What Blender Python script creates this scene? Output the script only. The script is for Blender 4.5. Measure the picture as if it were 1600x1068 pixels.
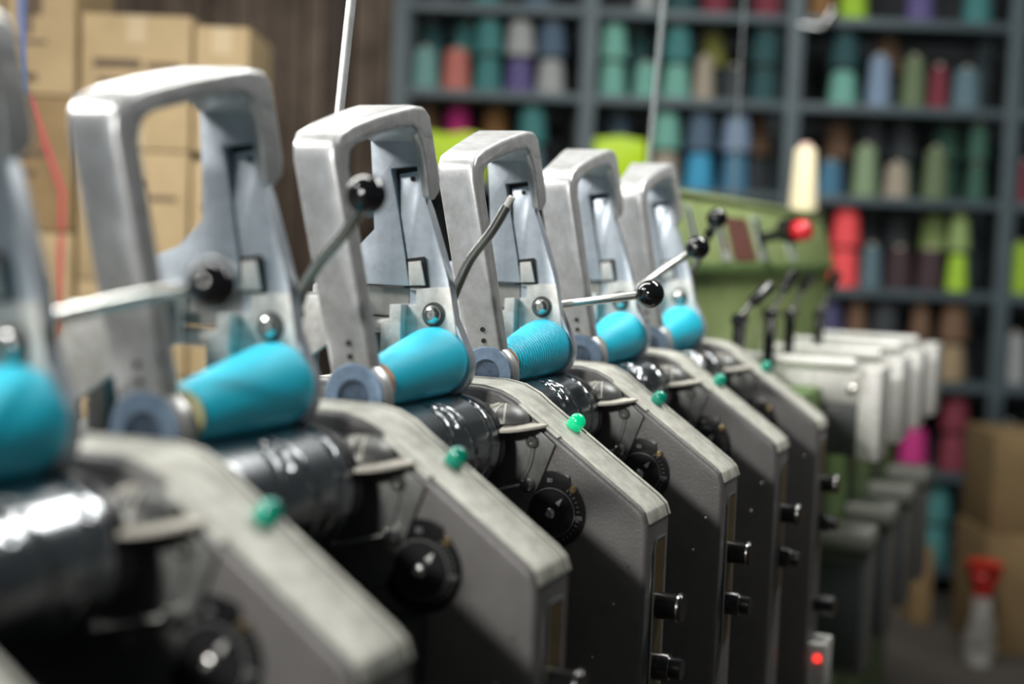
import bpy, bmesh, math, random
import numpy as np
from mathutils import Vector, Matrix
random.seed(7)
for o in list(bpy.data.objects): bpy.data.objects.remove(o)
SC = bpy.context.scene
COL = SC.collection

# ------------------------------------------------------------------ camera
F_PX = 2222.2
CAM_H = 1.25
TH, PITCH, ROLL = math.radians(22.764), math.radians(4.016), math.radians(2.2)
fw = np.array([-math.sin(TH)*math.cos(PITCH), math.cos(TH)*math.cos(PITCH), -math.sin(PITCH)])
rt = np.array([math.cos(TH), math.sin(TH), 0.0])
dn = np.cross(fw, rt)
c_, s_ = math.cos(ROLL), math.sin(ROLL)
CM = np.array([c_*rt - s_*dn, s_*rt + c_*dn, fw])       # rows: right, down, forward
CPOS = np.array([0.0, 0.0, CAM_H])
cam_d = bpy.data.cameras.new('camera')
cam = bpy.data.objects.new('camera', cam_d); COL.objects.link(cam)
cam_d.sensor_width = 36; cam_d.lens = 50
mw = Matrix.Identity(4)
for i in range(3):
    mw[i][0] = CM[0][i]; mw[i][1] = -CM[1][i]; mw[i][2] = -CM[2][i]; mw[i][3] = CPOS[i]
cam.matrix_world = mw
cam_d.dof.use_dof = True
cam_d.dof.focus_distance = 1.68
cam_d.dof.aperture_fstop = 1.75
cam_d.clip_start = 0.02
SC.camera = cam

def ray(px): return CM.T @ np.array([(px[0]-800)/F_PX, (px[1]-534)/F_PX, 1.0])
def onX(px, X): d = ray(px); return CPOS + d*((X-CPOS[0])/d[0])
def onY(px, Y): d = ray(px); return CPOS + d*((Y-CPOS[1])/d[1])
HF = np.array([-math.sin(TH), math.cos(TH), 0.0])        # rack frame: sideways RT, depth HF
def onD(px, D):                                           # -> sideways, height on the plane at depth D
    d = ray(px); w = CPOS + d*(D/np.dot(d, HF)); return float(np.dot(w, rt)), float(w[2])
def rk(s, D, z): v = rt*s + HF*D; return (v[0], v[1], z)

# ------------------------------------------------------------------ world, lamps, exposure
W = bpy.data.worlds.new('world'); SC.world = W; W.use_nodes = True
W.node_tree.nodes['Background'].inputs[0].default_value = (0.80, 0.93, 0.97, 1)
W.node_tree.nodes['Background'].inputs[1].default_value = 0.06
def area(name, loc, target, sx, sy, power, col=(1, 1, 1)):
    l = bpy.data.lights.new(name, 'AREA'); l.shape = 'RECTANGLE'; l.size = sx; l.size_y = sy
    l.energy = power; l.color = col
    o = bpy.data.objects.new(name, l); COL.objects.link(o); o.location = loc
    d = Vector(target)-Vector(loc); o.rotation_euler = d.to_track_quat('-Z', 'Y').to_euler()
    return o
area('ceiling_tube_light', (-1.55, 2.0, 2.45), (-.65, 1.75, 1.1), 0.35, 2.2, 33, (1.0, .99, .95))
area('ceiling_tube_light', (-.75, -1.5, 2.02), (-.55, 1.7, 1.0), 0.30, 0.10, 56, (1.0, .98, .93))
area('ceiling_tube_light', (-1.9, .70, 2.35), (-.65, 2.0, 1.15), 1.0, .30, 46, (1.0, .99, .96))
area('ceiling_tube_light', (-.12, 2.75, 2.8), (-.55, 3.0, .9), 0.3, 1.3, 46, (1.0, .99, .95))
area('ceiling_tube_light', (-.3, 3.6, 3.0), (.1, 5.2, 1.3), 1.4, 0.3, 12.5, (.93, 1.0, 1.0))
area('ceiling_tube_light', (-2.4, 2.0, 2.9), (-2.4, 3.6, 1.3), 1.2, 0.3, 10, (1.0, .93, .80))
SC.view_settings.view_transform = 'Standard'; SC.view_settings.look = 'None'
SC.view_settings.gamma = 1; SC.view_settings.use_curve_mapping = False
SC.view_settings.exposure = 0.0

# ------------------------------------------------------------------ materials
MATS = {}
def mat(name, col, metal=0.0, rough=0.5, var=0.0, vscale=40, bump=0.0, bscale=300, emit=None, estr=0, coat=0, spec=None, col2=None):
    if name in MATS: return MATS[name]
    m = bpy.data.materials.new(name); m.use_nodes = True
    nt = m.node_tree; b = nt.nodes['Principled BSDF']
    b.inputs['Base Color'].default_value = (*col, 1); b.inputs['Metallic'].default_value = metal
    b.inputs['Roughness'].default_value = rough
    if coat: b.inputs['Coat Weight'].default_value = coat; b.inputs['Coat Roughness'].default_value = .05
    if spec is not None: b.inputs['Specular IOR Level'].default_value = spec
    tc = nt.nodes.new('ShaderNodeTexCoord')
    if var:
        n = nt.nodes.new('ShaderNodeTexNoise'); n.inputs['Scale'].default_value = vscale; n.inputs['Detail'].default_value = 6
        n.inputs['Roughness'].default_value = .65
        nt.links.new(tc.outputs['Object'], n.inputs['Vector'])
        r = nt.nodes.new('ShaderNodeValToRGB')
        lo = col2 if col2 else tuple(c*(1-var) for c in col)
        r.color_ramp.elements[0].position = .33; r.color_ramp.elements[0].color = (*lo, 1)
        r.color_ramp.elements[1].position = .62; r.color_ramp.elements[1].color = (*col, 1)
        nt.links.new(n.outputs['Fac'], r.inputs['Fac']); nt.links.new(r.outputs['Color'], b.inputs['Base Color'])
    if bump:
        n2 = nt.nodes.new('ShaderNodeTexNoise'); n2.inputs['Scale'].default_value = bscale; n2.inputs['Detail'].default_value = 3
        nt.links.new(tc.outputs['Object'], n2.inputs['Vector'])
        bp = nt.nodes.new('ShaderNodeBump'); bp.inputs['Strength'].default_value = bump; bp.inputs['Distance'].default_value = .001
        nt.links.new(n2.outputs['Fac'], bp.inputs['Height']); nt.links.new(bp.outputs['Normal'], b.inputs['Normal'])
    if emit:
        b.inputs['Emission Color'].default_value = (*emit, 1); b.inputs['Emission Strength'].default_value = estr
    MATS[name] = m; return m
ALU = mat('cast_aluminium', (.72, .725, .735), .45, .34, .22, 45, .12, 220, col2=(.53, .525, .51))
ALU2 = mat('aluminium_blue_reflection', (.60, .66, .73), .45, .36, .2, 60, .05, 400)  # same aluminium as the frame, its blue-grey reflection put into the colour
ALU3 = mat('pale_aluminium', (.80, .80, .78), .25, .45, .25, 90, .1, 300, col2=(.60, .57, .52))
STEEL = mat('steel', (.66, .66, .64), 1, .22)
DSTEEL = mat('drum_chrome', (.40, .42, .44), 1, .22, .3, 12)
HOUS = mat('grey_hammer_paint', (.165, .158, .155), .15, .42, .2, 18, .35, 420)
TOPM = mat('worn_pale_paint', (.64, .64, .57), .1, .5, .35, 55, .25, 260, col2=(.40, .39, .34))
DARK = mat('dark_cast_iron', (.10, .105, .105), .4, .45, .3, 60)
BRKT = mat('bracket_grey', (.19, .195, .19), .4, .42, .3, 70)
BLACK = mat('black_plastic', (.012, .012, .013), 0, .22)
KNOBM = mat('black_bakelite', (.006, .006, .007), 0, .08, coat=.6)
SEAM = mat('black_seam', (.01, .01, .01), 0, .6)
BLUEC = mat('blue_grey_cap', (.24, .34, .48), 0, .42, .25, 80)
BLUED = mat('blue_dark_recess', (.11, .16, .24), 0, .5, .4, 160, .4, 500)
DUST = mat('dusty_metal', (.72, .68, .60), .05, .55, .3, 120, .2, 400)
WHITE = mat('white_print', (.85, .85, .82), 0, .5)
GOLD = mat('brass', (.75, .55, .28), 1, .3)
AMBER = mat('amber_plate', (.20, .14, .06), .3, .35, .4, 60)
GREEN = mat('green_lens', (.0, .30, .20), 0, .12, coat=.5)
GLIT = mat('green_lens_lit', (.0, .55, .25), 0, .12, coat=.5, emit=(.0, .9, .35), estr=.35)
TUBEO = mat('orange_paper_tube', (.78, .42, .26), 0, .7, .3, 150)
TUBEY = mat('olive_paper_tube', (.55, .53, .28), 0, .7, .3, 150)
OLIVE = mat('olive_green_paint', (.34, .43, .17), .0, .45, .25, 14)
OLIVED = mat('dark_green_paint', (.13, .21, .07), .0, .5, .25, 14)
REDP = mat('red_plastic', (.62, .015, .03), 0, .25, coat=.3)
RACK = mat('blue_grey_rack_paint', (.085, .115, .13), .1, .5, .2, 8)
CARD = mat('brown_cardboard', (.42, .31, .17), 0, .8, .2, 6)
CARD2 = mat('dark_cardboard', (.25, .165, .075), 0, .8, .25, 6)
INK = mat('faded_ink', (.10, .07, .045), 0, .8)
TAPE = mat('packing_tape', (.46, .36, .22), 0, .65)
RSTRAP = mat('red_strap', (.55, .06, .08), 0, .5)
BSTRAP = mat('blue_strap', (.06, .14, .40), 0, .5)
WOOD = [mat('wood_plank_%d' % i, c, 0, .75, .4, 9) for i, c in enumerate([(.15, .11, .085), (.19, .14, .105), (.11, .08, .065), (.23, .17, .13)])]
CONC = mat('concrete', (.075, .065, .055), 0, .8, .3, 3)
WALLM = mat('dark_plaster', (.05, .055, .06), 0, .9, .2, 3)
NEON = mat('neon_yellow_film', (.55, .80, .0), 0, .45, emit=None)

def thread_mat(name, col, scale, strength, rough=.42):
    m = bpy.data.materials.new(name); m.use_nodes = True; nt = m.node_tree; b = nt.nodes['Principled BSDF']
    b.inputs['Roughness'].default_value = rough; b.inputs['Sheen Weight'].default_value = .04; b.inputs['Specular IOR Level'].default_value = .35
    tc = nt.nodes.new('ShaderNodeTexCoord')
    nz = nt.nodes.new('ShaderNodeTexNoise'); nz.inputs['Scale'].default_value = 35
    mp = nt.nodes.new('ShaderNodeMapping'); mp.inputs['Rotation'].default_value = (.10, 0, .16)
    wv = nt.nodes.new('ShaderNodeTexWave'); wv.bands_direction = 'Y'; wv.inputs['Scale'].default_value = scale
    wv.inputs['Distortion'].default_value = 2.2; wv.inputs['Detail'].default_value = 3; wv.inputs['Detail Scale'].default_value = 1.6
    nt.links.new(tc.outputs['Object'], mp.inputs['Vector']); nt.links.new(mp.outputs['Vector'], wv.inputs['Vector'])
    r = nt.nodes.new('ShaderNodeValToRGB'); r.color_ramp.elements[0].color = (*[c*(1-.45*strength) for c in col], 1)
    r.color_ramp.elements[0].position = .05; r.color_ramp.elements[1].position = .45
    r.color_ramp.elements[1].color = (*col, 1)
    nt.links.new(wv.outputs['Fac'], r.inputs['Fac']); nt.links.new(r.outputs['Color'], b.inputs['Base Color'])
    bp = nt.nodes.new('ShaderNodeBump'); bp.inputs['Strength'].default_value = strength; bp.inputs['Distance'].default_value = .0012
    nt.links.new(wv.outputs['Fac'], bp.inputs['Height']); nt.links.new(bp.outputs['Normal'], b.inputs['Normal'])
    return m
CYAN = (.02, .70, .95)
THREAD = thread_mat('cyan_thread', CYAN, 260, .25)
THREAD3 = thread_mat('cyan_thread_loose', CYAN, 50, .75)
for n_ in THREAD3.node_tree.nodes:
    if n_.type == 'VALTORGB': n_.color_ramp.elements[0].color = (.0, .30, .46, 1)
    if n_.type == 'TEX_WAVE': n_.inputs['Distortion'].default_value = 2.6; n_.inputs['Detail Scale'].default_value = 2.5; n_.inputs['Detail Roughness'].default_value = .7
RODM = mat('dull_steel_rod', (.46, .47, .44), 1, .24)

# ------------------------------------------------------------------ mesh helpers
def box(bm, x0, x1, y0, y1, z0, z1, bev=0):
    r = bmesh.ops.create_cube(bm, size=1)
    for v in r['verts']:
        v.co = Vector((x0 if v.co.x < 0 else x1, y0 if v.co.y < 0 else y1, z0 if v.co.z < 0 else z1))
    if bev:
        es = list({e for v in r['verts'] for e in v.link_edges})
        bmesh.ops.bevel(bm, geom=es, offset=bev, segments=2, affect='EDGES', profile=.6)
def prism_y(bm, pts, y0, y1, bev=0, seg=2, yf=None):
    """polygon in X,Z extruded along Y; yf(x,z) may shift the near face"""
    a = [bm.verts.new((x, y0 + (yf(x, z) if yf else 0), z)) for x, z in pts]
    b = [bm.verts.new((x, y1, z)) for x, z in pts]
    n = len(pts); fs = [bm.faces.new(a), bm.faces.new(b[::-1])]
    for i in range(n): fs.append(bm.faces.new((a[i], b[i], b[(i+1) % n], a[(i+1) % n])))
    bmesh.ops.recalc_face_normals(bm, faces=fs)
    if bev:
        es = [e for v in a+b for e in v.link_edges if e.calc_face_angle(0) > .35]
        bmesh.ops.bevel(bm, geom=list(set(es)), offset=bev, segments=seg, affect='EDGES', profile=.6)
def prism_x(bm, pts, xf, xb, bev=0, seg=3):
    """polygon in Y,Z extruded along X between xf(y,z) and xb(y,z)"""
    a = [bm.verts.new((xf(y, z), y, z)) for y, z in pts]
    b = [bm.verts.new((xb(y, z), y, z)) for y, z in pts]
    n = len(pts); fs = [bm.faces.new(a), bm.faces.new(b[::-1])]
    for i in range(n): fs.append(bm.faces.new((a[i], b[i], b[(i+1) % n], a[(i+1) % n])))
    bmesh.ops.recalc_face_normals(bm, faces=fs)
    if bev:
        es = [e for v in a+b for e in v.link_edges if e.calc_face_angle(0) > .6]
        bmesh.ops.bevel(bm, geom=list(set(es)), offset=bev, segments=seg, affect='EDGES', profile=.55)
def lathe(bm, prof, base, axis, seg=32):
    """prof: list of (distance along axis, radius)"""
    ax = Vector(axis).normalized(); base = Vector(base)
    u = ax.orthogonal().normalized(); w = ax.cross(u)
    rings = []
    for t, r in prof:
        if r < 1e-6: rings.append([bm.verts.new(base+ax*t)])
        else: rings.append([bm.verts.new(base+ax*t+(u*math.cos(2*math.pi*i/seg)+w*math.sin(2*math.pi*i/seg))*r) for i in range(seg)])
    fs = []
    for a, b in zip(rings, rings[1:]):
        for i in range(seg):
            j = (i+1) % seg
            if len(a) == 1 and len(b) == 1: continue
            if len(a) == 1: fs.append(bm.faces.new((a[0], b[j], b[i])))
            elif len(b) == 1: fs.append(bm.faces.new((a[i], a[j], b[0])))
            else: fs.append(bm.faces.new((a[i], a[j], b[j], b[i])))
    bmesh.ops.recalc_face_normals(bm, faces=fs)
def cyl(bm, p0, p1, r, seg=24, bev=0):
    p0 = Vector(p0); d = Vector(p1)-p0; L = d.length
    b = bev
    lathe(bm, [(0, 0), (0, r-b), (b, r), (L-b, r), (L, r-b), (L, 0)] if b else [(0, 0), (0, r), (L, r), (L, 0)], p0, d, seg)
def tube(bm, pts, r, seg=12):
    pts = [Vector(p) for p in pts]; rings = []
    rad = r if isinstance(r, (list, tuple)) else [r]*len(pts)
    up = None
    for i, p in enumerate(pts):
        t = (pts[min(i+1, len(pts)-1)]-pts[max(i-1, 0)]).normalized()
        if up is None: up = t.orthogonal().normalized()
        up = (up - t*up.dot(t)).normalized(); w = t.cross(up)
        rings.append([bm.verts.new(p+(up*math.cos(2*math.pi*k/seg)+w*math.sin(2*math.pi*k/seg))*rad[i]) for k in range(seg)])
    fs = []
    for a, b in zip(rings, rings[1:]):
        for k in range(seg): fs.append(bm.faces.new((a[k], a[(k+1) % seg], b[(k+1) % seg], b[k])))
    fs.append(bm.faces.new(rings[0][::-1])); fs.append(bm.faces.new(rings[-1]))
    bmesh.ops.recalc_face_normals(bm, faces=fs)
def spline(pts, n=8):
    P = [np.array(p, float) for p in pts]; P = [2*P[0]-P[1]]+P+[2*P[-1]-P[-2]]; out = []
    for i in range(1, len(P)-2):
        for k in range(n):
            t = k/n
            out.append(.5*((2*P[i])+(-P[i-1]+P[i+1])*t+(2*P[i-1]-5*P[i]+4*P[i+1]-P[i+2])*t*t+(-P[i-1]+3*P[i]-3*P[i+1]+P[i+2])*t**3))
    out.append(P[-2]); return [tuple(p) for p in out]
def sphere(bm, c, r, seg=24, flat=None):
    n = 14; prof = [(-r*math.cos(math.pi*i/n), r*math.sin(math.pi*i/n)) for i in range(n+1)]
    prof[0] = (-r, 0); prof[-1] = (r, 0)
    lathe(bm, prof, c, (0, 0, 1), seg)
BASE = {}
def thing(name, base, label, cat, group=None):
    o = bpy.data.objects.new(name, None); COL.objects.link(o); o.location = base; o.empty_display_size = .05
    BASE[o.name] = Vector(base); tag(o, label, cat, group); return o
def tag(o, label=None, cat=None, group=None, kind=None):
    if label: o['label'] = label
    if cat: o['category'] = cat
    if group: o['group'] = group
    if kind: o['kind'] = kind
    return o
def mesh(name, bm, m, smooth=40):
    me = bpy.data.meshes.new(name); bm.to_mesh(me); bm.free()
    me.materials.append(m)
    for p in me.polygons: p.use_smooth = True
    me.set_sharp_from_angle(angle=math.radians(smooth)); return me
def obj(name, fn, m, parent=None, smooth=40, base=None):
    """fn(bm) draws in world coordinates; a part is stored relative to its thing's base"""
    bm = bmesh.new(); fn(bm)
    if parent is not None: b = BASE[parent.name]
    elif base is not None: b = Vector(base)
    else: b = Vector((0, 0, 0))
    bmesh.ops.translate(bm, verts=bm.verts, vec=-b)
    o = bpy.data.objects.new(name, mesh(name, bm, m, smooth)); COL.objects.link(o)
    if parent is not None: o.parent = parent
    else: o.location = b
    BASE[o.name] = b
    return o
def copy_tree(o, parent=None):
    c = o.copy(); COL.objects.link(c); c.parent = parent
    BASE[c.name] = BASE.get(o.name, Vector())
    for ch in list(o.children): copy_tree(ch, c)
    return c
def text_part(name, s, size, loc, m, parent):
    """flat lettering lying in the X,Z plane, facing -Y"""
    cu = bpy.data.curves.new('txt', 'FONT'); cu.body = s; cu.size = size; cu.extrude = .0001; cu.align_x = 'CENTER'
    t = bpy.data.objects.new('txt', cu); COL.objects.link(t)
    dg = bpy.context.evaluated_depsgraph_get(); me = bpy.data.meshes.new_from_object(t.evaluated_get(dg))
    bpy.data.objects.remove(t)
    b = BASE[parent.name]
    for v in me.vertices: v.co = Vector((v.co.x+loc[0], loc[1]-v.co.z, v.co.y+loc[2]))-b
    me.materials.clear(); me.materials.append(m)
    o = bpy.data.objects.new(name, me); COL.objects.link(o); o.parent = parent; BASE[o.name] = b; return o

# ------------------------------------------------------------------ the room
def struct(name, fn, m, **k): return tag(obj(name, fn, m, **k), kind='structure')
struct('floor', lambda bm: box(bm, -6, 5, -4, 9, -.1, 0), CONC)
def rbox(bm, s0, s1, d0, d1, z0, z1, bev=0):
    r = bmesh.ops.create_cube(bm, size=1)
    for v in r['verts']:
        v.co = Vector(rk(s0 if v.co.x < 0 else s1, d0 if v.co.y < 0 else d1, z0 if v.co.z < 0 else z1))
    if bev:
        es = list({e for v in r['verts'] for e in v.link_edges})
        bmesh.ops.bevel(bm, geom=es, offset=bev, segments=2, affect='EDGES', profile=.6)
wall = struct('wall_back', lambda bm: rbox(bm, -4.2, 3.6, 5.78, 5.9, 0, 3.2), WALLM)
x = -2.3; i = 0
while x < -.50:
    w = random.choice([.075, .09, .11, .06])
    off = random.uniform(0, .02)
    p = obj('plank', lambda bm: rbox(bm, x+.004, x+w-.004, 5.72-off, 5.779, 0, 3.1, .004), random.choice(WOOD), wall)
    x += w; i += 1

# ------------------------------------------------------------------ one winding unit
PITCH_Y = .32
def YK(k): return .5157 + PITCH_Y*k
UX = -.60
PROF = [(-.86, 1.082), (-.70, 1.088), (-.645, 1.088), (-.622, 1.084), (-.603, 1.075), (-.590, 1.065), (-.456, .972), (-.447, .964), (-.443, .952), (-.443, .30), (-.86, .30)]
CAPC = (-.653, 1.096)
DRUM = (-.651, 1.0275); DR = .054
def poly_strip(bm, pts, t, y0, y1, bev=.0):
    """a sheet following the open polyline pts (X,Z), t proud of it, between y0 and y1"""
    n = len(pts); out = []
    for i, (x, z) in enumerate(pts):
        a = pts[max(i-1, 0)]; b = pts[min(i+1, n-1)]; dx, dz = b[0]-a[0], b[1]-a[1]; L = math.hypot(dx, dz)
        out.append((x-dz/L*t, z+dx/L*t))
    ring = list(pts)+out[::-1]
    prism_y(bm, ring, y0, y1, bev, 2)
def build_housing(root, full=True):
    h = obj('side_housing', lambda bm: prism_y(bm, PROF, -.025, .057, .006, 3), HOUS, root)
    strip = [p for p in PROF[:9]]
    obj('top_edge', lambda bm: poly_strip(bm, strip, .0015, -.0185, .0475, .0012), TOPM, h)
    obj('rim_bead', lambda bm: poly_strip(bm, strip, .0025, .0515, .0560, .001), TOPM, h)
    obj('seam', lambda bm: poly_strip(bm, strip, .0008, .0474, .0516), SEAM, h)
    # lip along the near edge
    def lip(bm):
        poly_strip(bm, [(-.597, 1.0705), (-.590, 1.0655), (-.549, 1.037)], .0020, -.029, -.016, .001)
    obj('edge_lip', lip, TOPM, h)
    # bracket plate on near face, its arc and screws
    def brk(bm):
        arc = [(DRUM[0]+.062*math.cos(a), DRUM[1]+.062*math.sin(a)) for a in np.linspace(math.radians(58), math.radians(-75), 20)]
        pts = [(-.598, 1.066), (-.575, 1.049), (-.551, 1.030), (-.560, 1.006), (-.572, .975), (-.586, .940), (-.60, .93), (-.72, .93), (-.72, 1.07), (-.62, 1.07)]
        prism_y(bm, pts, -.030, -.024, .0015)
    bp = obj('bracket_plate', brk, BRKT, root)
    def ringf(bm):
        a = np.linspace(math.radians(8), math.radians(-70), 26)
        pts = [(DRUM[0]+.077*math.cos(t), DRUM[1]+.077*math.sin(t)) for t in a]+[(DRUM[0]+.072*math.cos(t), DRUM[1]+.072*math.sin(t)) for t in a[::-1]]
        prism_y(bm, pts, -.0325, -.029, .001)
    obj('guard_ring', ringf, BRKT, bp)
    def screw(bm, x, z, y=-.030, r=.0075):
        lathe(bm, [(0, 0), (0, r), (.003, r), (.005, r*.75), (.005, r*.35), (.003, r*.3), (.003, 0)], (x, y, z), (0, -1, 0), 20)
    obj('screw', lambda bm: screw(bm, -.577, 1.032), STEEL, bp)
    def pin(bm):
        cyl(bm, (-.580, -.030, .984), (-.580, -.043, .984), .0075, 16, .002)
        cyl(bm, (-.580, -.039, .986), (-.632, -.055, .972), .0022, 8)
    obj('pin', pin, STEEL, bp)
    # dial
    dc = (-.553, .955)
    def dial(bm):
        pts = []
        for a in np.linspace(0, 2*math.pi, 56, endpoint=False):
            r = .0395
            if math.radians(60) < a < math.radians(112): r = .046
            if a > math.radians(112) and a < math.radians(150): r = .036
            pts.append((dc[0]+r*math.cos(a), dc[1]+r*math.sin(a)))
        prism_y(bm, pts, -.0285, -.0245, .0008)
    d = obj('dial', dial, BLACK, root)
    def rim(bm):
        for r0, r1 in ((.0268, .0274),):
            a = np.linspace(0, 2*math.pi, 48)
            for t0, t1 in zip(a, a[1:]):
                vs = [bm.verts.new((dc[0]+r*math.cos(t), -.0288, dc[1]+r*math.sin(t))) for r, t in ((r0, t0), (r1, t0), (r1, t1), (r0, t1))]
                bm.faces.new(vs)
        for a in np.linspace(math.radians(-60), math.radians(55), 13):
            c, s = math.cos(a), math.sin(a); w = .00035
            vs = [bm.verts.new((dc[0]+r*c-q*s*w, -.0288, dc[1]+r*s+q*c*w)) for r, q in ((.030, -1), (.0335, -1), (.0335, 1), (.030, 1))]
            bm.faces.new(vs)
    obj('scale_marks', rim, mat('grey_print', (.32, .33, .33), 0, .6), d)
    def disc(bm): cyl(bm, (dc[0], -.028, dc[1]), (dc[0], -.031, dc[1]), .0262, 40, .0008)
    obj('dial_disc', disc, mat('black_disc', (.018, .018, .02), 0, .35), d)
    def ptr(bm):
        a = math.radians(52); c, s = math.cos(a), math.sin(a)
        prism_y(bm, [(dc[0]+.022*c, dc[1]+.022*s), (dc[0]+.0125*c-.003*s, dc[1]+.0125*s+.003*c), (dc[0]+.0125*c+.003*s, dc[1]+.0125*s-.003*c)], -.0315, -.0305)
    obj('pointer', ptr, WHITE, d)
    obj('centre_bolt', lambda bm: lathe(bm, [(0, 0), (0, .0065), (.005, .0065), (.0065, .0045), (.0065, .003), (.004, .0025), (.004, 0)], (dc[0], -.030, dc[1]), (0, -1, 0), 20), STEEL, d)
    obj('brass_screw', lambda bm: lathe(bm, [(0, 0), (0, .0042), (.003, .0042), (.0042, .003), (.0042, .0)], (-.528, -.028, .983), (0, -1, 0), 16), GOLD, d)
    text_part('numeral', '200', .0065, (-.5215, -.0288, .950), mat('grey_print', (.3, .3, .3)), d)
    text_part('numeral', '80', .0065, (-.556, -.0288, .9885), mat('grey_print', (.3, .3, .3)), d)
    # front: inset plate and two push buttons
    def plate(bm):
        pts = [(.002, .922), (.008, .930), (.036, .930), (.036, .74), (.002, .74)]
        prism_x(bm, pts, lambda y, z: -.4405, lambda y, z: -.4435)
    fp = obj('front_plate', plate, AMBER, root)
    def bez(bm):
        tube(bm, [(-.441, .000, .74), (-.441, .000, .924), (-.441, .007, .932), (-.441, .038, .932)], .0013, 6)
    obj('plate_edge', bez, STEEL, fp)
    b1 = obj('push_button', lambda bm: lathe(bm, [(0, 0), (0, .0150), (.022, .0145), (.024, .0160), (.027, .0160), (.029, .0148), (.029, .0)], (-.4405, .020, .856), (1, 0, 0), 28), BLACK, root)
    obj('button_ring', lambda bm: lathe(bm, [(0, .0148), (0, .0166), (.0018, .0166), (.0018, .0148)], (-.4165, .020, .856), (1, 0, 0), 28), STEEL, b1)
    b2 = obj('push_button', lambda bm: lathe(bm, [(0, 0), (0, .0155), (.015, .0155), (.017, .0140), (.017, .0120), (.030, .0120), (.031, .0110), (.031, 0)], (-.4405, .020, .788), (1, 0, 0), 28), BLACK, root)
    obj('button_ring', lambda bm: lathe(bm, [(0, .0119), (0, .0128), (.0015, .0128), (.0015, .0119)], (-.4245, .020, .788), (1, 0, 0), 28), STEEL, b2)
    # rivets on near face
    for rx, rz in ((-.478, .862), (-.463, .905), (-.50, .80)):
        obj('rivet', lambda bm: lathe(bm, [(0, 0), (0, .0022), (.0012, .0012), (.0012, 0)], (rx, -.025, rz), (0, -1, 0), 10), STEEL, h)
    obj('rear_block', lambda bm: box(bm, -.795, -.735, -.02, .045, 1.085, 1.112, .004), ALU, root)
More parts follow.
